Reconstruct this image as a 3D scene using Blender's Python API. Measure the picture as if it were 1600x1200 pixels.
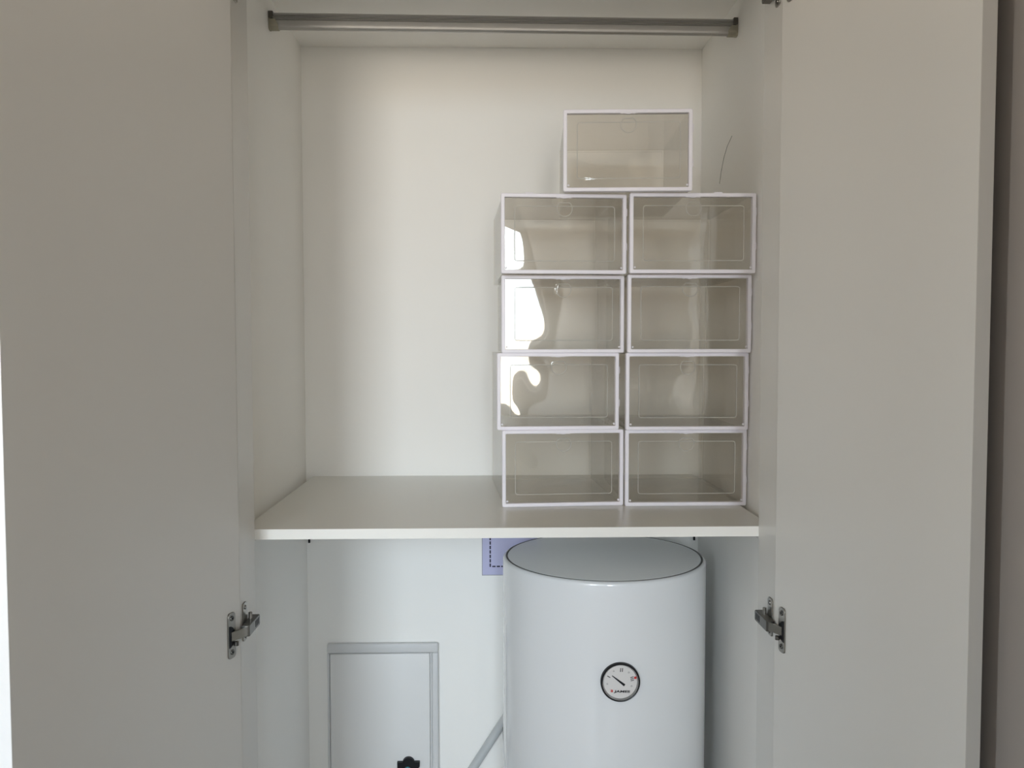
import bpy, bmesh, math, random
from mathutils import Matrix, Vector

scene = bpy.context.scene
COL = scene.collection
for _o in list(bpy.data.objects):
    bpy.data.objects.remove(_o)

# ------------------------------------------------------------------ camera
CAM_Z = 1.5
PITCH, YAW, ROLL = 0.04616, 0.02432, -0.00137
cd = bpy.data.cameras.new('camera')
cd.sensor_width = 36.0
cd.lens = 1357.53 / 1600.0 * 36.0
cd.clip_start = 0.01
cam = bpy.data.objects.new('camera', cd)
COL.objects.link(cam)
cam.matrix_world = (Matrix.Translation((0, 0, CAM_Z)) @ Matrix.Rotation(-YAW, 4, 'Z')
                    @ Matrix.Rotation(math.pi / 2 - PITCH, 4, 'X') @ Matrix.Rotation(ROLL, 4, 'Z'))
scene.camera = cam

# ------------------------------------------------------------------ world: overcast sky over a hilly horizon
SKY = 22.6
w = bpy.data.worlds.new('world')
scene.world = w
w.use_nodes = True
nt = w.node_tree
nt.nodes.clear()
tc = nt.nodes.new('ShaderNodeTexCoord')
sep = nt.nodes.new('ShaderNodeSeparateXYZ')
noi = nt.nodes.new('ShaderNodeTexNoise')
noi.inputs['Scale'].default_value = 6.0
noi.inputs['Detail'].default_value = 6.0
mad = nt.nodes.new('ShaderNodeMath'); mad.operation = 'MULTIPLY_ADD'
mad.inputs[1].default_value = -0.16
rmp = nt.nodes.new('ShaderNodeValToRGB')
mr = nt.nodes.new('ShaderNodeMapRange')
mr.inputs['From Min'].default_value = -0.5
mr.inputs['From Max'].default_value = 0.5
bgn = nt.nodes.new('ShaderNodeBackground')
out = nt.nodes.new('ShaderNodeOutputWorld')
nt.links.new(tc.outputs['Generated'], sep.inputs[0])
nt.links.new(tc.outputs['Generated'], noi.inputs['Vector'])
nt.links.new(noi.outputs['Fac'], mad.inputs[0])
nt.links.new(sep.outputs['Z'], mad.inputs[2])
nt.links.new(mad.outputs[0], mr.inputs['Value'])
nt.links.new(mr.outputs[0], rmp.inputs['Fac'])
nt.links.new(rmp.outputs['Color'], bgn.inputs['Color'])
nt.links.new(bgn.outputs[0], out.inputs['Surface'])
cr = rmp.color_ramp
cr.elements[0].position = 0.0; cr.elements[0].color = (0.84, 0.77, 0.66, 1)
cr.elements[1].position = 1.0; cr.elements[1].color = (0.72, 0.87, 1.0, 1)
e = cr.elements.new(0.36); e.color = (0.80, 0.73, 0.64, 1)
e = cr.elements.new(0.415); e.color = (0.62, 0.59, 0.55, 1)
e = cr.elements.new(0.425); e.color = (0.84, 0.93, 1.0, 1)
bgn.inputs['Strength'].default_value = SKY

# ------------------------------------------------------------------ daylight portals in the room's two windows
REAR_Y, LEFT_X, RIGHT_X, ROOM_H = -2.3, -1.5, 0.565, 2.6
WIN_L = (0.15, 0.38, 0.95, 2.05)        # window in the room's left wall  (y0, y1, z0, z1)
WIN_R = [(-1.45, -0.54, 1.00, 2.45), (0.01, 0.48, 1.04, 2.22)]   # windows in the rear wall (x0, x1, z0, z1)


def portal(name, loc, rot, sx, sy):
    ld = bpy.data.lights.new(name, 'AREA')
    ld.shape = 'RECTANGLE'
    ld.size, ld.size_y = sx, sy
    ld.cycles.is_portal = True
    o = bpy.data.objects.new(name, ld)
    COL.objects.link(o)
    o.location = loc
    o.rotation_euler = rot


portal('daylight_portal', (LEFT_X - 0.05, (WIN_L[0] + WIN_L[1]) / 2, (WIN_L[2] + WIN_L[3]) / 2),
       (0, -math.pi / 2, 0), WIN_L[3] - WIN_L[2], WIN_L[1] - WIN_L[0])
for a in WIN_R:
    portal('daylight_portal', ((a[0] + a[1]) / 2, REAR_Y - 0.05, (a[2] + a[3]) / 2),
           (math.pi / 2, 0, 0), a[1] - a[0], a[3] - a[2])

vs = scene.view_settings
vs.view_transform = 'Standard'
vs.look = 'None'
vs.gamma = 1.0
vs.use_curve_mapping = False
vs.exposure = 0.0
cy = scene.cycles
cy.use_denoising = True
cy.use_adaptive_sampling = True
cy.adaptive_threshold = 0.05
cy.max_bounces = 11
cy.diffuse_bounces = 8
cy.glossy_bounces = 4
cy.transparent_max_bounces = 40
cy.caustics_reflective = False
cy.caustics_refractive = False
cy.sample_clamp_indirect = 6.0


# ------------------------------------------------------------------ materials
def mat(name, col, rough=0.5, metal=0.0, bump=0.0, bscale=200.0, spec=0.5, var=0.0, vscale=6.0, coat=0.0, stretch=None):
    m = bpy.data.materials.new(name)
    m.use_nodes = True
    t = m.node_tree
    b = t.nodes['Principled BSDF']
    b.inputs['Base Color'].default_value = (*col, 1)
    b.inputs['Roughness'].default_value = rough
    b.inputs['Metallic'].default_value = metal
    b.inputs['Specular IOR Level'].default_value = spec
    b.inputs['Coat Weight'].default_value = coat
    b.inputs['Coat Roughness'].default_value = 0.06
    co = t.nodes.new('ShaderNodeTexCoord')
    src = co.outputs['Object']
    if stretch:
        mp = t.nodes.new('ShaderNodeMapping')
        mp.inputs['Scale'].default_value = stretch
        t.links.new(src, mp.inputs['Vector'])
        src = mp.outputs[0]
    if var > 0:
        n = t.nodes.new('ShaderNodeTexNoise')
        n.inputs['Scale'].default_value = vscale
        n.inputs['Detail'].default_value = 4
        t.links.new(src, n.inputs['Vector'])
        mx = t.nodes.new('ShaderNodeMix'); mx.data_type = 'RGBA'
        mx.inputs['A'].default_value = (*[c * (1 - var) for c in col], 1)
        mx.inputs['B'].default_value = (*[min(1, c * (1 + var)) for c in col], 1)
        t.links.new(n.outputs['Fac'], mx.inputs['Factor'])
        t.links.new(mx.outputs['Result'], b.inputs['Base Color'])
    if bump > 0:
        n = t.nodes.new('ShaderNodeTexNoise')
        n.inputs['Scale'].default_value = bscale
        n.inputs['Detail'].default_value = 3
        t.links.new(src, n.inputs['Vector'])
        bp = t.nodes.new('ShaderNodeBump')
        bp.inputs['Strength'].default_value = bump
        bp.inputs['Distance'].default_value = 0.002
        t.links.new(n.outputs['Fac'], bp.inputs['Height'])
        t.links.new(bp.outputs[0], b.inputs['Normal'])
    return m


def clear_mat(name, tint, haze, ior=1.5, haze_col=(0.8, 0.8, 0.8), rough=0.02):
    """thin clear plastic: see-through with a Fresnel sheen, plus a little milky scatter"""
    m = bpy.data.materials.new(name)
    m.use_nodes = True
    t = m.node_tree
    t.nodes.clear()
    o = t.nodes.new('ShaderNodeOutputMaterial')
    tr = t.nodes.new('ShaderNodeBsdfTransparent')
    tr.inputs['Color'].default_value = (*tint, 1)
    df = t.nodes.new('ShaderNodeBsdfDiffuse')
    df.inputs['Color'].default_value = (*haze_col, 1)
    tl = t.nodes.new('ShaderNodeBsdfTranslucent')
    tl.inputs['Color'].default_value = (*haze_col, 1)
    h = t.nodes.new('ShaderNodeMixShader'); h.inputs[0].default_value = 0.5
    t.links.new(df.outputs[0], h.inputs[1]); t.links.new(tl.outputs[0], h.inputs[2])
    hz = t.nodes.new('ShaderNodeMixShader'); hz.inputs[0].default_value = haze
    t.links.new(tr.outputs[0], hz.inputs[1]); t.links.new(h.outputs[0], hz.inputs[2])
    gl = t.nodes.new('ShaderNodeBsdfGlossy')
    gl.inputs['Roughness'].default_value = rough
    geo = t.nodes.new('ShaderNodeNewGeometry')
    # both faces of the sheet reflect like air to plastic
    ab = t.nodes.new('ShaderNodeMix'); ab.data_type = 'FLOAT'
    ab.inputs['A'].default_value = ior; ab.inputs['B'].default_value = 1.0 / ior
    t.links.new(geo.outputs['Backfacing'], ab.inputs['Factor'])
    fr2 = t.nodes.new('ShaderNodeFresnel')
    t.links.new(ab.outputs['Result'], fr2.inputs['IOR'])
    mx = t.nodes.new('ShaderNodeMixShader')
    t.links.new(fr2.outputs[0], mx.inputs[0])
    t.links.new(hz.outputs[0], mx.inputs[1]); t.links.new(gl.outputs[0], mx.inputs[2])
    t.links.new(mx.outputs[0], o.inputs['Surface'])
    return m


M = {}
M['wall'] = mat('painted plaster', (0.92, 0.912, 0.885), 0.6, bump=0.10, bscale=60, var=0.012, vscale=3)
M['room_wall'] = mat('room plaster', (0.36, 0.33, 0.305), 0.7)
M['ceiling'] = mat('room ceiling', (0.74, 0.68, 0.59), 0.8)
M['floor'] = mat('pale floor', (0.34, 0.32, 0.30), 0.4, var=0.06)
M['melamine'] = mat('white melamine', (0.69, 0.68, 0.65), 0.32, bump=0.02, bscale=400)
M['shelf'] = mat('shelf melamine', (0.68, 0.675, 0.635), 0.28, bump=0.02, bscale=400)
M['edge'] = mat('white edge band', (0.85, 0.84, 0.80), 0.35)
M['door_edge'] = mat('greige edge band', (0.46, 0.445, 0.415), 0.4)  # right door's band: shade on its end face put into the base colour
M['door_edge_white'] = mat('bright white edge band', (0.88, 0.88, 0.88), 0.35)  # left door's band: same edge, with strong window light put into the colour
M['boxwhite'] = mat('white plastic', (0.85, 0.825, 0.885), 0.35)
M['clear'] = clear_mat('clear lid plastic', (0.983, 0.976, 0.962), 0.012)
M['bead'] = clear_mat('moulded rib plastic', (0.97, 0.965, 0.95), 0.55, ior=1.3, haze_col=(0.97, 0.96, 0.93))
M['frost'] = clear_mat('frosted side plastic', (0.980, 0.970, 0.952), 0.04, ior=1.33, haze_col=(0.88, 0.87, 0.84), rough=0.12)
M['enamel'] = mat('white enamel', (0.83, 0.85, 0.875), 0.25, coat=0.7)
M['enamel_cap'] = mat('white enamel cap', (0.93, 0.95, 0.97), 0.38)
M['groove'] = mat('dark seam', (0.12, 0.12, 0.12), 0.6)
M['seam'] = mat('grey seam', (0.55, 0.56, 0.57), 0.4)
M['black'] = mat('black plastic', (0.008, 0.008, 0.010), 0.45, spec=0.25)
M['bezel'] = mat('black bezel', (0.008, 0.008, 0.010), 0.3, spec=0.25)
M['lens'] = clear_mat('dial lens', (1, 1, 1), 0.0, ior=1.2)
M['dial'] = mat('dial white', (0.78, 0.76, 0.75), 0.4)
M['dialrim'] = mat('grey dial rim', (0.45, 0.45, 0.45), 0.25, metal=0.6)
M['red'] = mat('red print', (0.60, 0.02, 0.015), 0.5)
M['grey'] = mat('grey print', (0.25, 0.25, 0.25), 0.5)
M['alu'] = mat('brushed aluminium', (0.47, 0.46, 0.445), 0.5, metal=0.85)
M['nickel'] = mat('nickel', (0.33, 0.315, 0.285), 0.28, metal=1.0)
M['nickel_dark'] = mat('dark nickel', (0.15, 0.143, 0.13), 0.32, metal=1.0)
M['bracket'] = mat('aged zinc', (0.38, 0.36, 0.29), 0.4, metal=0.9)
M['lavender'] = mat('lavender paper', (0.52, 0.52, 0.74), 0.6)
M['ink'] = mat('navy ink', (0.012, 0.012, 0.05), 0.5)
M['plastic_panel'] = mat('white panel plastic', (0.78, 0.78, 0.775), 0.4)
M['plastic_frame'] = mat('panel frame plastic', (0.66, 0.665, 0.67), 0.4)
M['teal'] = mat('teal screw', (0.07, 0.30, 0.36), 0.3, metal=0.4)
M['pvc'] = mat('grey pipe', (0.52, 0.54, 0.55), 0.22)
M['cable'] = mat('grey cable', (0.25, 0.25, 0.25), 0.5)
M['winframe'] = mat('window frame', (0.8, 0.8, 0.8), 0.4)


# ------------------------------------------------------------------ mesh helpers
def tmp_to(bm, b2):
    me = bpy.data.meshes.new('tmp')
    b2.to_mesh(me); b2.free()
    bm.from_mesh(me)
    bpy.data.meshes.remove(me)


def box(bm, x0, x1, y0, y1, z0, z1, bev=0.0, seg=2):
    b = bmesh.new()
    bmesh.ops.create_cube(b, size=1.0)
    for v in b.verts:
        v.co = Vector(((x0 + x1) / 2 + v.co.x * (x1 - x0), (y0 + y1) / 2 + v.co.y * (y1 - y0), (z0 + z1) / 2 + v.co.z * (z1 - z0)))
    if bev > 0:
        bmesh.ops.bevel(b, geom=b.edges[:], offset=bev, segments=seg, affect='EDGES', profile=0.5)
    tmp_to(bm, b)
    return bm


def B(*a, **k):
    return box(bmesh.new(), *a, **k)


def loops_mesh(bm, loops, closed=False, cap0=False, cap1=False):
    """bridge successive vertex loops of equal length"""
    V = [[bm.verts.new(p) for p in lp] for lp in loops]
    n = len(V[0])
    rng = range(len(V)) if closed else range(len(V) - 1)
    for i in rng:
        a, b = V[i], V[(i + 1) % len(V)]
        for j in range(n):
            bm.faces.new((a[j], a[(j + 1) % n], b[(j + 1) % n], b[j]))
    if cap0:
        bm.faces.new(V[0][::-1])
    if cap1:
        bm.faces.new(V[-1])
    return bm


def fix(bm):
    bmesh.ops.recalc_face_normals(bm, faces=bm.faces[:])
    return bm


def rrect(x0, x1, z0, z1, r, n=5):
    pts = []
    for cx, cz, a0 in ((x1 - r, z1 - r, 0), (x0 + r, z1 - r, 90), (x0 + r, z0 + r, 180), (x1 - r, z0 + r, 270)):
        for i in range(n + 1):
            a = math.radians(a0 + 90 * i / n)
            pts.append((cx + r * math.cos(a), cz + r * math.sin(a)))
    return pts


def prism(bm, pts, mapf, t0, t1, cham=0.0):
    """extrude a 2-D outline: mapf(a, b, t) -> 3-D"""
    if cham > 0:
        cx = sum(p[0] for p in pts) / len(pts); cz = sum(p[1] for p in pts) / len(pts)
        mx = max(max(abs(p[0] - cx), abs(p[1] - cz)) for p in pts)
        s = 1 - cham / mx
        ins = [(cx + (p[0] - cx) * s, cz + (p[1] - cz) * s) for p in pts]
        L = [[mapf(a, b, t0) for a, b in pts], [mapf(a, b, t1 - cham if t1 > t0 else t1 + cham) for a, b in pts], [mapf(a, b, t1) for a, b in ins]]
    else:
        L = [[mapf(a, b, t0) for a, b in pts], [mapf(a, b, t1) for a, b in pts]]
    loops_mesh(bm, L, cap0=True, cap1=True)
    return fix(bm)


def lathe(bm, prof, axis, n=48, close=False):
    """revolve (r, h) profile about an axis given as function (r, ang, h) -> 3-D"""
    L = [[axis(r, 2 * math.pi * k / n, h) for k in range(n)] for r, h in prof]
    loops_mesh(bm, L, closed=close, cap0=not close, cap1=not close)
    return fix(bm)


def tube(bm, p0, p1, r, n=16):
    p0, p1 = Vector(p0), Vector(p1)
    d = (p1 - p0).normalized()
    u = d.orthogonal().normalized(); v = d.cross(u)
    ring = lambda c: [c + r * (math.cos(2 * math.pi * k / n) * u + math.sin(2 * math.pi * k / n) * v) for k in range(n)]
    loops_mesh(bm, [ring(p0), ring(p1)], cap0=True, cap1=True)
    return fix(bm)


def link(name, me, m, parent=None, smooth=False, angle=35):
    if m is not None:
        me.materials.clear(); me.materials.append(M[m])
    if smooth:
        me.shade_smooth()
        try:
            me.set_sharp_from_angle(angle=math.radians(angle))
        except Exception:
            pass
    o = bpy.data.objects.new(name, me)
    COL.objects.link(o)
    if parent:
        o.parent = parent
    return o


def obj(name, bm, m, parent=None, smooth=False, angle=35):
    me = bpy.data.meshes.new(name)
    bm.to_mesh(me); bm.free()
    return link(name, me, m, parent, smooth, angle)


def struct(name, bm, m, **k):
    o = obj(name, bm, m, **k)
    o['kind'] = 'structure'
    return o


def thing(name, label, cat, loc=(0, 0, 0), rz=0.0, group=None):
    o = bpy.data.objects.new(name, None)
    o.empty_display_size = 0.05
    COL.objects.link(o)
    o.location = loc
    o.rotation_euler = (0, 0, rz)
    tag(o, label, cat, group)
    return o


def tag(o, label, cat, group=None):
    o['label'] = label; o['category'] = cat
    if group:
        o['group'] = group
    return o


def text_mesh(s, size, sx=1.0, extrude=0.0002, offset=0.0, shear=0.0):
    cu = bpy.data.curves.new('print', 'FONT')
    cu.body = s; cu.size = size; cu.align_x = 'CENTER'; cu.align_y = 'CENTER'
    cu.extrude = extrude; cu.offset = offset; cu.shear = shear
    o = bpy.data.objects.new('print', cu)
    COL.objects.link(o)
    bpy.context.view_layer.update()
    dg = bpy.context.evaluated_depsgraph_get()
    me = bpy.data.meshes.new_from_object(o.evaluated_get(dg))
    bpy.data.objects.remove(o)
    xs_ = [v.co.x for v in me.vertices]; ys_ = [v.co.y for v in me.vertices]
    w_, h_ = max(xs_) - min(xs_), max(ys_) - min(ys_)
    me.transform(Matrix.Diagonal((sx / w_, size / h_, 1, 1)) @ Matrix.Translation((-(max(xs_) + min(xs_)) / 2, -(max(ys_) + min(ys_)) / 2, 0)))
    return me


# ------------------------------------------------------------------ the closet niche and the room
XL, XR, YB, YF, F0 = -0.437, 0.4955, 2.0526, 1.4605, 1.3686
FL, FR = -0.3982, 0.4564
CEIL, LINT = 2.187, 2.092
SHELF_Z = CAM_Z - 0.31185

struct('floor', B(LEFT_X - 0.2, 1.0, REAR_Y - 0.2, YB + 0.15, -0.1, 0.0), 'floor')
struct('wall_back', B(XL - 0.15, XR + 0.15, YB, YB + 0.15, 0.0, ROOM_H), 'wall')
struct('wall_left', B(XL - 0.15, XL, YF, YB, 0.0, ROOM_H), 'wall')
wall_right = struct('wall_right', B(XR, XR + 0.15, YF, YB, 0.0, ROOM_H), 'wall')
struct('ceiling', B(XL, XR, YF, YB, CEIL, ROOM_H), 'wall')
# wooden front frame of the closet
struct('trim_1', B(FL - 0.16, FL, F0, YF, 0.0, ROOM_H, bev=0.0012), 'melamine')
struct('trim_2', B(FR, FR + 0.108, F0, YF, 0.0, ROOM_H, bev=0.0012), 'melamine')
struct('trim_3', B(FL, FR, F0, YF, LINT, ROOM_H, bev=0.0012), 'melamine')
struct('trim_4', B(FL, FR, F0, YF, 0.0, 0.05, bev=0.0012), 'melamine')
# the room around
struct('ceiling_room', B(LEFT_X - 0.2, 1.0, REAR_Y - 0.2, F0, ROOM_H, ROOM_H + 0.1), 'ceiling')
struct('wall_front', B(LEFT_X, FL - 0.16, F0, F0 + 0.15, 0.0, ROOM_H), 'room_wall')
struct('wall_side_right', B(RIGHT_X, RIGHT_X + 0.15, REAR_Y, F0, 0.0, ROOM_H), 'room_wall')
bm = bmesh.new()
y0, y1, z0, z1 = WIN_L
box(bm, LEFT_X - 0.15, LEFT_X, REAR_Y, y0, 0, ROOM_H); box(bm, LEFT_X - 0.15, LEFT_X, y1, F0 + 0.15, 0, ROOM_H)
box(bm, LEFT_X - 0.15, LEFT_X, y0, y1, 0, z0); box(bm, LEFT_X - 0.15, LEFT_X, y0, y1, z1, ROOM_H)
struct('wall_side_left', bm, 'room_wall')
bm = bmesh.new()
xs = [LEFT_X - 0.15] + [v for a in WIN_R for v in a[:2]] + [RIGHT_X + 0.15]
for i in range(0, len(xs), 2):
    box(bm, xs[i], xs[i + 1], REAR_Y - 0.15, REAR_Y, 0, ROOM_H)
for a in WIN_R:
    box(bm, a[0], a[1], REAR_Y - 0.15, REAR_Y, 0, a[2]); box(bm, a[0], a[1], REAR_Y - 0.15, REAR_Y, a[3], ROOM_H)
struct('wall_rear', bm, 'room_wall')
for i, a in enumerate(WIN_R):
    bm = bmesh.new(); t = 0.03; yy = (REAR_Y - 0.13, REAR_Y - 0.08)
    box(bm, a[0], a[0] + t, *yy, a[2], a[3]); box(bm, a[1] - t, a[1], *yy, a[2], a[3])
    box(bm, a[0] + t, a[1] - t, *yy, a[2], a[2] + t); box(bm, a[0] + t, a[1] - t, *yy, a[3] - t, a[3])
    struct('window_%d' % (i + 1), bm, 'winframe')
bm = bmesh.new(); t = 0.04; xx = (LEFT_X - 0.13, LEFT_X - 0.08)
box(bm, *xx, y0, y0 + t, z0, z1); box(bm, *xx, y1 - t, y1, z0, z1)
box(bm, *xx, y0 + t, y1 - t, z0, z0 + t); box(bm, *xx, y0 + t, y1 - t, z1 - t, z1)
struct('window_3', bm, 'winframe')

struct('wall_pier', B(-0.355, -0.08, -0.80, -0.52, 0.0, ROOM_H), 'room_wall')  # unseen block added behind the camera to keep left-window light off the right side

# hairline crack in the paint of the right wall
bm = bmesh.new()
pts = [(XR - 0.0003, 1.790, 1.925), (XR - 0.0003, 1.825, 1.912), (XR - 0.0003, 1.852, 1.893), (XR - 0.0003, 1.872, 1.868), (XR - 0.0003, 1.884, 1.845)]
for p, q in zip(pts, pts[1:]):
    tube(bm, p, q, 0.0006, 6)
obj('paint_crack', bm, 'cable', wall_right)


# ------------------------------------------------------------------ doors with concealed hinges
DOOR_W, DOOR_T, DOOR_Z0, DOOR_Z1 = 0.44, 0.018, 0.055, 2.19


def hinge(parent, s, zc, theta, piv):
    """s = +1 on the left side, -1 on the right; piv = (x, y) of the frame's inner front corner. World space coordinates
    relative to parent (parent sits at the pivot, unrotated)."""
    def P(x, y, z):                       # x inward, y into the closet
        return (s * x + piv[0], y + piv[1], zc + z)

    def pbox(x0, x1, ya, yb, za, zb, bev=0.0):
        b = B(x0, x1, ya, yb, za, zb, bev=bev)
        for v in b.verts:
            v.co = Vector(P(*v.co))
        return fix(b)
    h = obj('hinge', prism(bmesh.new(), [(0.000, -0.0085), (0.060, -0.0085), (0.062, -0.006), (0.062, 0.006), (0.060, 0.0085), (0.000, 0.0085)],
                           lambda a, b, t: P(t, a - 0.007, b - 0.006), 0.004, 0.0165, cham=0.0012), 'nickel_dark', parent)
    h['label'] = 'dark nickel concealed hinge'
    # slots pressed in the arm
    for k, yy in enumerate((0.030, 0.038, 0.046)):
        obj('slot', pbox(0.0163, 0.0169, yy - 0.002, yy + 0.002, -0.011, -0.001), 'black', h)
    # cross-shaped mounting plate on the frame
    obj('mounting_plate', prism(bmesh.new(), rrect(0.010, 0.032, -0.030, 0.032, 0.006), lambda a, b, t: P(t, a, b), 0.0, 0.0022, cham=0.0004), 'nickel', h)
    for zz in (0.024, -0.023):
        obj('screw', lathe(bmesh.new(), [(0.0038, 0), (0.0036, 0.0012), (0.0016, 0.0016)], lambda r, a, t: P(0.0022 + t, 0.021 + r * math.cos(a), zz + r * math.sin(a)), 12), 'nickel_dark', h)
    obj('adjusting_screw', lathe(bmesh.new(), [(0.003, 0), (0.003, 0.012), (0.002, 0.0125)], lambda r, a, t: P(0.008 + r * math.cos(a), 0.030 + r * math.sin(a), 0.001 + t), 12), 'nickel', h)
    # plate of the cup, screwed to the door
    c, sn = math.cos(theta), math.sin(theta)

    def D(u, n, z):                       # u along door from its hinge edge, n off the inner face
        u += 0.0075
        return P(0.0012 - u * sn + n * c, -DOOR_T * sn - 0.0004 - u * c - n * sn, z)
    obj('cup_plate', prism(bmesh.new(), rrect(0.008, 0.027, -0.041, 0.031, 0.006), lambda a, b, t: D(a, t, b), 0.0, 0.0022, cham=0.0005), 'nickel', h)
    for zz in (0.022, -0.031):
        obj('screw', lathe(bmesh.new(), [(0.0042, 0), (0.004, 0.0012), (0.0014, 0.0008)], lambda r, a, t: D(0.0175 + r * math.cos(a), 0.0022 + t, zz + r * math.sin(a)), 14), 'nickel_dark', h)
        obj('screw_recess', lathe(bmesh.new(), [(0.0015, 0), (0.0015, 0.0006)], lambda r, a, t: D(0.0175 + r * math.cos(a), 0.0034 + t, zz + r * math.sin(a)), 8), 'black', h)
    pts = [(0.0255, -0.023)] + [(0.0255 - 0.015 * math.sin(math.pi * k / 10), -0.006 - 0.017 * math.cos(math.pi * k / 10)) for k in range(1, 10)] + [(0.0255, 0.011)]
    obj('hinge_cup', prism(bmesh.new(), pts, lambda a, b, t: D(a, t, b), 0.0018, 0.0030), 'black', h)
    # bent link between cup and arm
    L = []
    A0, A1, A2 = Vector(D(0.020, 0.002, -0.006)), Vector(D(-0.003, 0.012, -0.006)), Vector(P(0.0135, -0.002, -0.006))
    bm = bmesh.new()
    for k in range(7):
        t = k / 6
        c0 = A0 * (1 - t) ** 2 + A1 * 2 * t * (1 - t) + A2 * t * t
        dd = (2 * (1 - t) * (A1 - A0) + 2 * t * (A2 - A1)).normalized()
        nn = Vector((dd.y, -dd.x, 0))
        zz = Vector((0, 0, 0.0068))
        L.append([c0 + nn * 0.0016 - zz, c0 - nn * 0.0016 - zz, c0 - nn * 0.0016 + zz, c0 + nn * 0.0016 + zz])
    loops_mesh(bm, L, cap0=True, cap1=True)
    obj('link_arm', fix(bm), 'nickel', h, smooth=True)
    obj('link_pin', lathe(bmesh.new(), [(0.0035, 0), (0.0035, 0.006)], lambda r, a, t: D(0.012 + r * math.cos(a), 0.003 + r * math.sin(a) + 0.003, -0.022 + t), 10), 'nickel_dark', h)
    return h


def door(name, label, s, piv, theta):
    root = thing(name, label, 'door', (piv[0], piv[1], DOOR_Z0))
    root.location = (0, 0, 0)
    ox, oy = piv[0] + s * 0.0012, piv[1] - DOOR_T * math.sin(theta) - 0.0004
    c, sn = math.cos(theta), math.sin(theta)

    def W(u, n, z):
        x = -u * sn + n * c; y = -u * c - n * sn
        return Vector((ox + s * x, oy + y, z))
    b = B(0, DOOR_W - 0.0008, -DOOR_T, 0, DOOR_Z0, DOOR_Z1)
    for v in b.verts:
        v.co = W(*v.co)
    obj('door_panel', fix(b), 'melamine', root)
    b = B(DOOR_W - 0.0008, DOOR_W, -DOOR_T, 0, DOOR_Z0, DOOR_Z1, bev=0.00035, seg=1)
    for v in b.verts:
        v.co = W(*v.co)
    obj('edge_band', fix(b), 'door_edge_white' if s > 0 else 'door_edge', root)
    for zc in (CAM_Z - 0.4465, CAM_Z + 0.563):
        hinge(root, s, zc, theta, piv)
    return root


door('wardrobe_door', 'white wardrobe door swung open on the left of the closet, inner face with metal hinge', 1, (FL, F0), math.radians(16.75))
door('wardrobe_door', 'white wardrobe door swung open on the right of the closet, edge band in view', -1, (FR, F0), math.radians(9.2))

# ------------------------------------------------------------------ shelf
SL, SR, ST = -0.4197, 0.4797, 0.0172
sh = thing('closet_shelf', 'wide white melamine shelf spanning the closet under the clear boxes', 'shelf', (0, 0, 0))
obj('shelf_board', B(SL, SR, YF + 0.0012, YB, SHELF_Z - ST, SHELF_Z), 'shelf', sh)
obj('edge_band', B(SL, SR, YF + 0.0002, YF + 0.0012, SHELF_Z - ST, SHELF_Z), 'edge', sh)
for x0_, x1_ in ((XL, XL + 0.018), (XR - 0.018, XR)):
    obj('support_rail', B(x0_, x1_, YF + 0.02, YB - 0.002, SHELF_Z - ST - 0.020, SHELF_Z - ST, bev=0.001), 'melamine', sh)
for xx_ in (XL + 0.004, XR - 0.012):
    obj('bracket', B(xx_, xx_ + 0.004, YB - 0.006, YB, SHELF_Z - 0.158, SHELF_Z - ST), 'black', sh)

# ------------------------------------------------------------------ clothes rail
rail = thing('clothes_rail', 'ribbed aluminium clothes rail across the top of the closet', 'clothes rail', (0, 0, 0))
RY, RZL, RZR = 1.764, CAM_Z + 0.6391, CAM_Z + 0.6331
hh, hd = 0.0165, 0.0075
prof = []
N = 40
for k in range(N + 1):                                   # front side from bottom to top, with ribs
    z = -hh + 2 * hh * k / N
    pass
front = []
zs = [-hh + 2 * hh * k / 120 for k in range(121)]
for z in zs:
    y = -hd * max(0.0, 1 - (abs(z) / hh) ** 5) ** 0.5
    if -0.0005 < z < 0.0115:
        y += 0.0022 * (0.5 - 0.5 * math.cos(2 * math.pi * (z + 0.0005) / 0.0030)) ** 2
    front.append((y, z))
back = [(-y, z) for y, z in reversed(front)][1:-1]
pr = front + back
xa, xb = XL + 0.003, XR - 0.003
bm = bmesh.new()
loops_mesh(bm, [[(xa, RY + y, RZL + z) for y, z in pr], [(xb, RY + y, RZR + z) for y, z in pr]], cap0=True, cap1=True)
obj('rail_tube', fix(bm), 'alu', rail)
for s, xw, zc in ((1, XL, RZL), (-1, XR, RZR)):
    bm = bmesh.new()
    prism(bm, rrect(-0.0095, 0.0095, -0.0185, 0.0165, 0.007), lambda a, b, t: (xw + s * t, RY + a, zc + b), 0.0, 0.003)
    br = obj('bracket', bm, 'bracket', rail, smooth=True)
    # U-shaped cup carrying the tube from below
    o_ = [(-0.0098, 0.002)] + [(0.0098 * -math.cos(math.pi * k / 8), -0.008 - 0.0105 * math.sin(math.pi * k / 8)) for k in range(9)] + [(0.0098, 0.002)]
    i_ = [(-0.0078, 0.002)] + [(0.0078 * -math.cos(math.pi * k / 8), -0.008 - 0.0087 * math.sin(math.pi * k / 8)) for k in range(9)] + [(0.0078, 0.002)]
    bm = bmesh.new()
    f = lambda t: [(xw + s * (t - 0.006 * max(0, b + 0.008) / 0.01 * (t > 0.01)), RY + a, zc + b) for a, b in o_ + i_[::-1]]
    loops_mesh(bm, [f(0.003), f(0.019)], cap0=True, cap1=True)
    obj('bracket_cup', fix(bm), 'bracket', br)
    obj('screw_block', fix(box(bmesh.new(), min(xw, xw + s * 0.009), max(xw, xw + s * 0.009), RY - 0.0105, RY + 0.004, zc + 0.0035, zc + 0.0175, bev=0.0012)), 'nickel_dark', br)


# ------------------------------------------------------------------ clear storage boxes
BW, BH, BD, BT = 0.234, 0.1472, 0.335, 0.007


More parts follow.
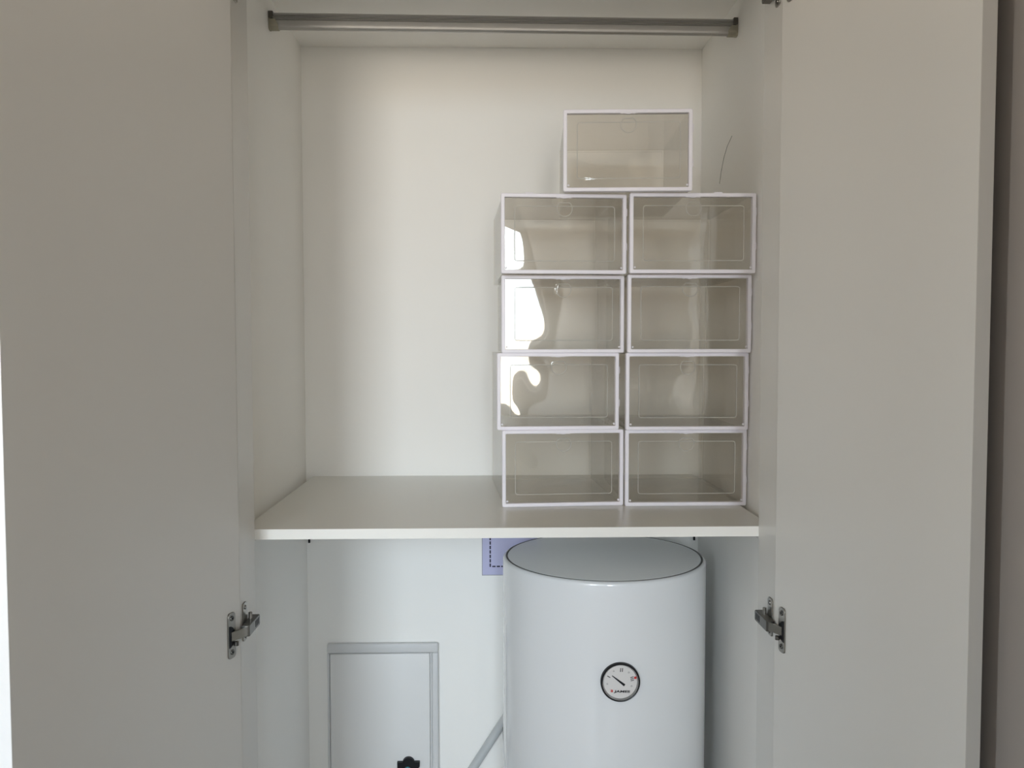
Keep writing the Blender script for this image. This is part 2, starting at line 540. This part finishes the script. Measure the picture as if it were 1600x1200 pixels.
def ring_frame(bm, x0, x1, z0, z1, bt, y0, y1, r=0.003, ch=0.0009):
    o0 = rrect(x0 + ch, x1 - ch, z0 + ch, z1 - ch, r); o1 = rrect(x0, x1, z0, z1, r)
    i1 = rrect(x0 + bt, x1 - bt, z0 + bt, z1 - bt, 0.0015); i0 = rrect(x0 + bt - ch, x1 - bt + ch, z0 + bt - ch, z1 - bt + ch, 0.0015)
    L = [[(a, y0, b) for a, b in o0], [(a, y0 + ch, b) for a, b in o1], [(a, y1, b) for a, b in o1],
         [(a, y1, b) for a, b in i1], [(a, y0 + ch, b) for a, b in i1], [(a, y0, b) for a, b in i0]]
    return fix(loops_mesh(bm, L, closed=True))


def sstep(a, b, x):
    t = min(1, max(0, (x - a) / (b - a)))
    return t * t * (3 - 2 * t)


def lid_mesh(seed, name='lid'):
    rnd = random.Random(seed)
    waves = [(rnd.uniform(12, 34), rnd.uniform(12, 40), rnd.uniform(0, 6.3), rnd.uniform(0.00025, 0.0006)) for _ in range(5)]
    waves += [(rnd.uniform(-90, 90), rnd.uniform(-90, 90), rnd.uniform(0, 6.3), rnd.uniform(0.00006, 0.00014)) for _ in range(5)]
    nx, nz = 110, 70
    x0, x1, z0, z1 = BT - 0.002, BW - BT + 0.002, BT - 0.002, BH - BT + 0.002
    rx0, rx1, rz0, rz1 = 0.108 * BW, 0.905 * BW, 0.16 * BH, 0.845 * BH
    cx, cz, cr_ = 0.505 * BW, 0.815 * BH, 0.0145

    def H(x, z):
        # signed distance to the moulded rounded rectangle
        hx, hz, r = (rx1 - rx0) / 2, (rz1 - rz0) / 2, 0.005
        qx = abs(x - (rx0 + rx1) / 2) - hx + r; qz = abs(z - (rz0 + rz1) / 2) - hz + r
        d = math.hypot(max(qx, 0), max(qz, 0)) + min(max(qx, qz), 0) - r
        h = 0.00012 * sstep(0.003, -0.003, d)
        dc = math.hypot(x - cx, z - cz)
        h = h * sstep(cr_ - 0.001, cr_ + 0.001, dc) + 0.0002 * sstep(cr_ + 0.002, cr_ - 0.002, dc)
        for fx, fz, ph, a in waves:
            h += a * math.sin(fx * x + fz * z + ph) * 0.6
        u = (x / BW - 0.5) * 2; v = (z / BH - 0.5) * 2
        return h + 0.0009 * (1 - u * u) * (1 - v * v)
    vs_, fs = [], []
    # finer grid lines near the moulded lines come from the regular grid spacing (about 2 mm)
    for side in (0, 1):
        for j in range(nz + 1):
            for i in range(nx + 1):
                x = x0 + (x1 - x0) * i / nx; z = z0 + (z1 - z0) * j / nz
                vs_.append((x, 0.0045 - H(x, z) + (0.0012 if side else 0), z))
    n1 = (nx + 1) * (nz + 1)
    for j in range(nz):
        for i in range(nx):
            a = j * (nx + 1) + i
            fs.append((a, a + 1, a + nx + 2, a + nx + 1))
            fs.append((n1 + a, n1 + a + nx + 1, n1 + a + nx + 2, n1 + a + 1))
    for i in range(nx):
        for j in (0, nz):
            a = j * (nx + 1) + i
            fs.append((a, n1 + a, n1 + a + 1, a + 1) if j == 0 else (a, a + 1, n1 + a + 1, n1 + a))
    for j in range(nz):
        for i in (0, nx):
            a = j * (nx + 1) + i; b = a + nx + 1
            fs.append((a, b, n1 + b, n1 + a) if i == 0 else (a, n1 + a, n1 + b, b))
    me = bpy.data.meshes.new(name)
    me.from_pydata(vs_, [], fs)
    me.update()
    return me


def bm_mesh(name, bm):
    me = bpy.data.meshes.new(name)
    bm.to_mesh(me); bm.free()
    return me


pt = 0.0012
ix0, ix1, iz0, iz1 = 0.0035, BW - 0.0035, 0.0012, BH - 0.0015
MESH = {
    'front_frame': bm_mesh('front_frame', ring_frame(bmesh.new(), 0, BW, 0, BH, BT, 0.0, 0.012)),
    'rear_frame': bm_mesh('rear_frame', ring_frame(bmesh.new(), ix0 - 0.0008, ix1 + 0.0008, iz0 - 0.0008, iz1 + 0.0008, 0.0045, BD - 0.008, BD, r=0.002)),
    'side_panel': bm_mesh('side_panel', B(0, pt, 0.012, BD - 0.0081, iz0, iz1)),
    'top_panel': bm_mesh('top_panel', B(ix0 + pt, ix1 - pt, 0.012, BD - 0.0081, 0, pt)),
    'back_panel': bm_mesh('back_panel', B(ix0 + 0.004, ix1 - 0.004, BD - 0.005, BD - 0.005 + pt, iz0 + 0.004, iz1 - 0.004)),
    'clip': bm_mesh('clip', B(0, 0.0019, 0.003, 0.010, -0.0068, 0.0068, bev=0.0004, seg=1)),
    'top_clip': bm_mesh('top_clip', B(-0.0075, 0.0075, 0.003, 0.010, 0, 0.0022, bev=0.0004, seg=1)),
    'latch_tab': bm_mesh('latch_tab', prism(bmesh.new(), [(-0.016, 0), (-0.012, -0.0016), (-0.007, -0.0010), (0, -0.0022), (0.007, -0.0010), (0.012, -0.0016), (0.016, 0)],
                                            lambda a, b, t: (a, t, b), 0.001, 0.005)),
    'hinge_pin': bm_mesh('hinge_pin', lathe(bmesh.new(), [(0.0019, 0.0025), (0.0019, 0.0004), (0.0012, -0.0002)], lambda r, a, t: (r * math.cos(a), t, r * math.sin(a)), 10)),
}


def bead(path, r=0.0006, n=6):
    """closed moulded rib of round section along a flat path (x, z)"""
    bm = bmesh.new()
    L_ = []
    m_ = len(path)
    for k in range(m_):
        p = Vector(path[k]); d_ = (Vector(path[(k + 1) % m_]) - Vector(path[k - 1])).normalized()
        nn = Vector((d_.y, -d_.x))
        ring = []
        for q in range(n):
            b_ = 2 * math.pi * q / n
            ring.append((p.x + nn.x * r * math.cos(b_), -r * math.sin(b_), p.y + nn.y * r * math.cos(b_)))
        L_.append(ring)
    loops_mesh(bm, L_, closed=True)
    return fix(bm)


MESH['thumb_pull'] = bm_mesh('thumb_pull', bead([(0.0142 * math.cos(2 * math.pi * k / 36), min(0.0108, 0.0142 * math.sin(2 * math.pi * k / 36))) for k in range(36)
                                                 if 0.0142 * math.sin(2 * math.pi * k / 36) < 0.0120 or abs(math.cos(2 * math.pi * k / 36)) > 0.3], 0.0008))
MESH['moulded_rib'] = bm_mesh('moulded_rib', bead(rrect(0.108 * BW, 0.905 * BW, 0.16 * BH, 0.845 * BH, 0.005), 0.0008))


def storage_box(key, x, y, level, yaw, label, right_clips, top_clip=None):
    r = thing('storage_box', label, 'storage box', (x, y, SHELF_Z + level * BH + 0.0002), math.radians(yaw), 'clear storage boxes stacked on the shelf')
    L = lambda n, m, loc=(0, 0, 0), parent=r, smooth=False: None
    def add(n, m, loc=(0, 0, 0), parent=r, smooth=False):
        o = link(n, MESH[n], m, parent, smooth)
        o.location = loc
        return o
    add('front_frame', 'boxwhite')['label'] = 'white plastic front frame'
    add('rear_frame', 'frost')
    add('side_panel', 'frost', (ix0, 0, 0)); add('side_panel', 'frost', (ix1 - pt, 0, 0))
    add('top_panel', 'frost', (0, 0, iz1 - pt)); o = add('top_panel', 'frost', (0, 0, iz0)); o.name = 'bottom_panel'
    add('back_panel', 'frost')
    lid = link('lid', lid_mesh(hash_key(key)), 'clear', r, True, 60)
    lid['label'] = 'clear moulded plastic drop-front lid'
    add('thumb_pull', 'bead', (0.505 * BW, 0.0022, 0.815 * BH), lid, True)
    add('moulded_rib', 'bead', (0, 0.0028, 0), lid, True)
    add('hinge_pin', 'boxwhite', (BT + 0.0025, 0, BT + 0.004), lid); add('hinge_pin', 'boxwhite', (BW - BT - 0.0025, 0, BT + 0.004), lid)
    add('latch_tab', 'boxwhite', (0.5 * BW, 0, BH - BT + 0.0005))
    if right_clips:
        for zz in (0.775, 0.345):
            add('clip', 'boxwhite', (BW, 0, zz * BH))
    if top_clip:
        add('top_clip', 'boxwhite', (top_clip * BW, 0, BH))
    return r


def hash_key(k):
    return sum((i + 3) * ord(c) for i, c in enumerate(k))


storage_box('T', 0.1326, 1.5937, 4, -2.88, 'clear box with white frame set alone on top of the stacks', True)
storage_box('L1', 0.0194, 1.6116, 3, 2.54, 'clear white-framed box topmost in the left column, under the single box', True, 0.225)
storage_box('L2', 0.0205, 1.6500, 2, 1.19, 'clear white-framed box second from the top in the left column', False)
storage_box('L3', 0.0119, 1.6507, 1, 1.98, 'clear white-framed box third from the top in the left column, shifted left', True)
storage_box('L4', 0.0213, 1.6448, 0, 3.6, 'clear white-framed box standing on the shelf, bottom of the left column', False)
storage_box('R1', 0.2565, 1.6053, 3, -0.19, 'clear white-framed box topmost in the right column beside the wall', True, 0.70)
storage_box('R2', 0.2572, 1.6300, 2, -0.1, 'clear white-framed box second from the top in the right column', True)
storage_box('R3', 0.2560, 1.6400, 1, -0.1, 'clear white-framed box third from the top in the right column', True)
storage_box('R4', 0.2570, 1.6497, 0, -0.03, 'clear white-framed box standing on the shelf, bottom of the right column', True)

# ------------------------------------------------------------------ water heater
HX, HY, HR, HTOP, HBOT = 0.2368, 1.8147, 0.2123, CAM_Z - 0.4465, 0.22
wh = thing('water_heater', 'tall white enamelled cylindrical water heater below the shelf with round dial', 'water heater', (HX, HY, HBOT))
ax = lambda r, a, h: (r * math.cos(a), r * math.sin(a), h)
HH = HTOP - HBOT
pf = [(0.05, 0.0), (HR - 0.03, 0.004), (HR - 0.006, 0.02), (HR, 0.035), (HR, HH - 0.007)]
pf += [(HR - 0.007 + 0.007 * math.cos(math.radians(q)), HH - 0.007 + 0.007 * math.sin(math.radians(q))) for q in (20, 40, 60, 80, 95)]
pf += [(HR - 0.0085, HH - 0.004), (HR - 0.03, HH - 0.006)]
obj('tank', lathe(bmesh.new(), pf, ax, 128), 'enamel', wh, smooth=True)
cap = [(HR - 0.0098, HH - 0.006), (HR - 0.0100, HH - 0.0005), (HR - 0.0108, HH + 0.0006)]
cap += [(rr, HH + 0.0006 + 0.014 * (1 - (rr / (HR - 0.0108)) ** 2)) for rr in (0.18, 0.15, 0.12, 0.09, 0.06, 0.03, 0.005)]
obj('top_cap', lathe(bmesh.new(), cap, ax, 128), 'enamel_cap', wh, smooth=True)
obj('cap_seam', lathe(bmesh.new(), [(HR - 0.0060, HH - 0.0015), (HR - 0.0062, HH + 0.0004), (HR - 0.0096, HH + 0.0004), (HR - 0.0098, HH - 0.0015)], ax, 128, close=True), 'groove', wh, smooth=True)
# lapped vertical seam of the jacket at the left
sa = math.radians(180 + 14)
bm = bmesh.new()
q_ = [(HR - 0.001) * Vector((math.cos(sa), math.sin(sa))), (HR + 0.0006) * Vector((math.cos(sa), math.sin(sa))),
      (HR + 0.0006) * Vector((math.cos(sa + .012), math.sin(sa + .012))), (HR - 0.001) * Vector((math.cos(sa + .012), math.sin(sa + .012)))]
loops_mesh(bm, [[(v.x, v.y, 0.05) for v in q_], [(v.x, v.y, HH - 0.13) for v in q_]], cap0=True, cap1=True)
obj('jacket_seam', fix(bm), 'seam', wh)
obj('wall_bracket', B(-0.14, 0.14, HR - 0.035, YB - HY, HH - 0.20, HH - 0.12), 'nickel', wh)

# round thermometer dial
DX, DZ = 0.2419 - HX, CAM_Z - 0.6353 - HBOT
DY = -math.sqrt(HR * HR - DX * DX)
KD = 8.85e-5


def dl(x, z, t):                                        # dial space: metres right, up, towards the viewer
    return (DX + x, DY - t, DZ + z)


dial = obj('thermometer', lathe(bmesh.new(), [(0.0345, -0.006), (0.0345, 0.0022), (0.001, 0.0022)], lambda r, a, t: dl(r * math.cos(a), r * math.sin(a), t), 64), 'dial', wh, smooth=True)
dial['label'] = 'round white temperature dial with black bezel'
bz = [(0.0372, -0.008), (0.0374, 0.0035), (0.0366, 0.0060), (0.0355, 0.0068), (0.0340, 0.0062), (0.0335, -0.004)]
obj('bezel', lathe(bmesh.new(), bz, lambda r, a, t: dl(r * math.cos(a), r * math.sin(a), t), 72, close=True), 'bezel', dial, smooth=True)
rz_ = [(0.0339, 0.0056), (0.0324, 0.0034), (0.0314, 0.0023), (0.0334, 0.0018)]
obj('inner_rim', lathe(bmesh.new(), rz_, lambda r, a, t: dl(r * math.cos(a), r * math.sin(a), t), 72, close=True), 'dialrim', dial, smooth=True)


def zp(px, py):                                         # dial artwork laid out in drawing units
    return ((px - 655) * KD, (622 - py) * KD)


def stroke(name, pa, pb, wd, m, wd2=None, t0=0.0022, t1=0.0026):
    a, b = Vector(zp(*pa)), Vector(zp(*pb))
    d = (b - a).normalized(); n = Vector((-d.y, d.x))
    w0 = wd * KD / 2; w1 = (wd2 if wd2 is not None else wd) * KD / 2
    pts = [a + n * w0, a - n * w0, b - n * w1, b + n * w1]
    return obj(name, prism(bmesh.new(), [tuple(p) for p in pts], lambda x, z, t: dl(x, z, t), t0, t1), m, dial)


stroke('needle', (745, 690), (476, 478), 52, 'black', 15, 0.0030, 0.0036)
stroke('scale_mark', (375, 486), (440, 522), 15, 'black')
for dx in (0, 40):
    stroke('scale_mark', (655 + dx, 402), (663 + dx, 322), 15, 'black')
for dy in (0, 36, 70):
    stroke('scale_mark', (868 + dy * .12, 528 + dy), (936 + dy * .12, 512 + dy), 14, 'black')


def flat_text(name, s, px, py, size, sx, m, off=0.0, shear=0.0, rot=0.0, par=None):
    me = text_mesh(s, size, sx, 0.0002, off, shear)
    cx, cz = zp(px, py)
    me.transform(Matrix.Translation(dl(cx, cz, 0.0024)) @ Matrix.Rotation(rot, 4, 'Y') @ Matrix.Rotation(math.pi / 2, 4, 'X'))
    return link(name, me, m, par or dial)


flat_text('lettering', 'JAMES', 690, 833, 0.0056, 0.0305, 'black', off=0.00018, shear=0.12, rot=math.radians(1.5))
for (px, py, ch) in ((512, 385, '5'), (835, 418, 'o'), (375, 660, 'o'), (893, 712, 'o')):
    flat_text('scale_dot', 'o' if ch != '5' else 'o', px, py, 0.0030, 0.0030, 'grey')
# red dot and red three-pronged emblem
cx, cz = zp(972, 532)
obj('red_dot', lathe(bmesh.new(), [(0.0024, 0.0022), (0.0024, 0.0027), (0.0008, 0.0027)], lambda r, a, t: dl(cx + r * math.cos(a), cz + r * math.sin(a), t), 20), 'red', dial)
em = [(428, 776), (470, 784), (492, 790), (496, 830), (478, 842), (440, 828), (466, 826), (468, 816), (430, 812), (466, 802), (468, 794)]
obj('emblem', prism(bmesh.new(), [zp(*p) for p in em], lambda x, z, t: dl(x, z, t), 0.0022, 0.0026), 'red', dial)
obj('glass', lathe(bmesh.new(), [(0.0334, 0.0045), (0.0334, 0.0052), (0.022, 0.0060), (0.010, 0.0064), (0.001, 0.0065), (0.001, 0.0056), (0.022, 0.0052)],
                   lambda r, a, t: dl(r * math.cos(a), r * math.sin(a), t), 48, close=True), 'lens', dial, smooth=True)

# ------------------------------------------------------------------ lavender notice behind the heater
st = thing('paper_notice', 'lavender paper with a dashed black outline on the wall behind the heater', 'paper', (0, 0, 0))
SX0, SX1, SZ0, SZ1 = -0.0225, 0.11, CAM_Z - 0.5521, CAM_Z - 0.36
obj('sheet', B(SX0, SX1, YB - 0.0008, YB, SZ0, SZ1), 'lavender', st)
dm = bm_mesh('dash', B(-0.0017, 0.0017, -0.0004, 0, -0.0040, 0.0040))
dmh = bm_mesh('dash', B(-0.0040, 0.0040, -0.0004, 0, -0.0017, 0.0017))
bx, bz0 = -0.0026, CAM_Z - 0.5306
for k in range(15):
    o = link('dash', dm, 'ink', st); o.location = (bx, YB - 0.0008, bz0 + 0.003 + k * 0.0107)
for k in range(10):
    o = link('dash', dmh, 'ink', st); o.location = (bx + 0.0087 + k * 0.0107, YB - 0.0008, bz0)
obj('border_line', B(SX0 + 0.0001, SX0 + 0.0012, YB - 0.0011, YB - 0.0008, SZ0, SZ1), 'grey', st)
obj('border_line', B(SX0 + 0.0012, SX1, YB - 0.0011, YB - 0.0008, SZ0, SZ0 + 0.0011), 'grey', st)

# ------------------------------------------------------------------ access panel low on the back wall
PX0, PX1, PZ1, PZ0 = -0.3908, -0.1271, CAM_Z - 0.711, 0.28
ap = thing('access_panel', 'white framed access panel low on the back wall beside the heater', 'access panel', (0, 0, 0))
bm = bmesh.new()
box(bm, PX0, PX1, YB - 0.014, YB, PZ1 - 0.023, PZ1, bev=0.004, seg=3)
box(bm, PX1 - 0.015, PX1, YB - 0.014, YB, PZ0 + 0.0022, PZ1 - 0.0226, bev=0.004, seg=3)
box(bm, PX0, PX0 + 0.005, YB - 0.010, YB, PZ0 + 0.0022, PZ1 - 0.0232, bev=0.002, seg=2)
box(bm, PX0, PX1, YB - 0.014, YB, PZ0 - 0.02, PZ0 + 0.002, bev=0.004, seg=3)
obj('panel_frame', fix(bm), 'plastic_frame', ap, smooth=True, angle=50)
obj('inner_bead', B(PX1 - 0.0195, PX1 - 0.0152, YB - 0.010, YB, PZ0 + 0.003, PZ1 - 0.024, bev=0.0015), 'plastic_frame', ap)
obj('panel_door', B(PX0 + 0.0055, PX1 - 0.020, YB - 0.009, YB, PZ0 + 0.003, PZ1 - 0.0255, bev=0.0035, seg=3), 'plastic_panel', ap, smooth=True, angle=60)
lx, lz = -0.1993, CAM_Z - 1.0010
pts = [(-0.0266, 0.0035), (-0.0150, 0.0035)] + [(0.0145 * -math.cos(math.radians(12 + 156 * k / 12)), 0.0005 + 0.0140 * math.sin(math.radians(12 + 156 * k / 12))) for k in range(13)]
pts += [(0.0150, 0.0040), (0.0266, 0.0040), (0.0266, -0.0085), (0.0150, -0.0180), (0.012, -0.030), (-0.012, -0.030), (-0.0150, -0.0180), (-0.0262, -0.0095)]
la = obj('latch', prism(bmesh.new(), pts[::-1], lambda a, b, t: (lx + a, YB - 0.009 - t, lz + b), 0.0, 0.010, cham=0.001), 'black', ap)
obj('screw', lathe(bmesh.new(), [(0.0078, 0.0098), (0.0078, 0.0125), (0.006, 0.0140), (0.002, 0.0146)], lambda r, a, t: (lx - 0.0015 + r * math.cos(a), YB - 0.009 - t, lz - 0.0135 + r * math.sin(a)), 24), 'teal', la, smooth=True)
obj('screw_slot', B(lx - 0.0065, lx + 0.0035, YB - 0.0242, YB - 0.0226, lz - 0.0143, lz - 0.0127), 'black', la)

# ------------------------------------------------------------------ pipe and cable by the heater
pr_ = 0.0105
pa, pb = Vector((0.0265, YB - pr_, CAM_Z - 0.905)), Vector((-0.0485, YB - pr_, CAM_Z - 1.022))
d = (pb - pa).normalized()
tag(obj('pipe', tube(bmesh.new(), pa - d * 0.14, pa + d * 0.155, pr_, 24), 'pvc', smooth=True), 'grey plastic pipe running diagonally down from behind the heater', 'pipe')
bm = bmesh.new()
cp = [(0.0265, 0.588), (0.0285, 0.55), (0.031, 0.50), (0.036, 0.40), (0.036, 0.20), (0.036, 0.0)]
for p, q in zip(cp, cp[1:]):
    tube(bm, (p[0], YB - 0.0235, p[1]), (q[0], YB - 0.0235, q[1]), 0.0013, 8)
tag(obj('cable', bm, 'cable', smooth=True), 'thin grey cable hanging beside the left side of the heater', 'cable')
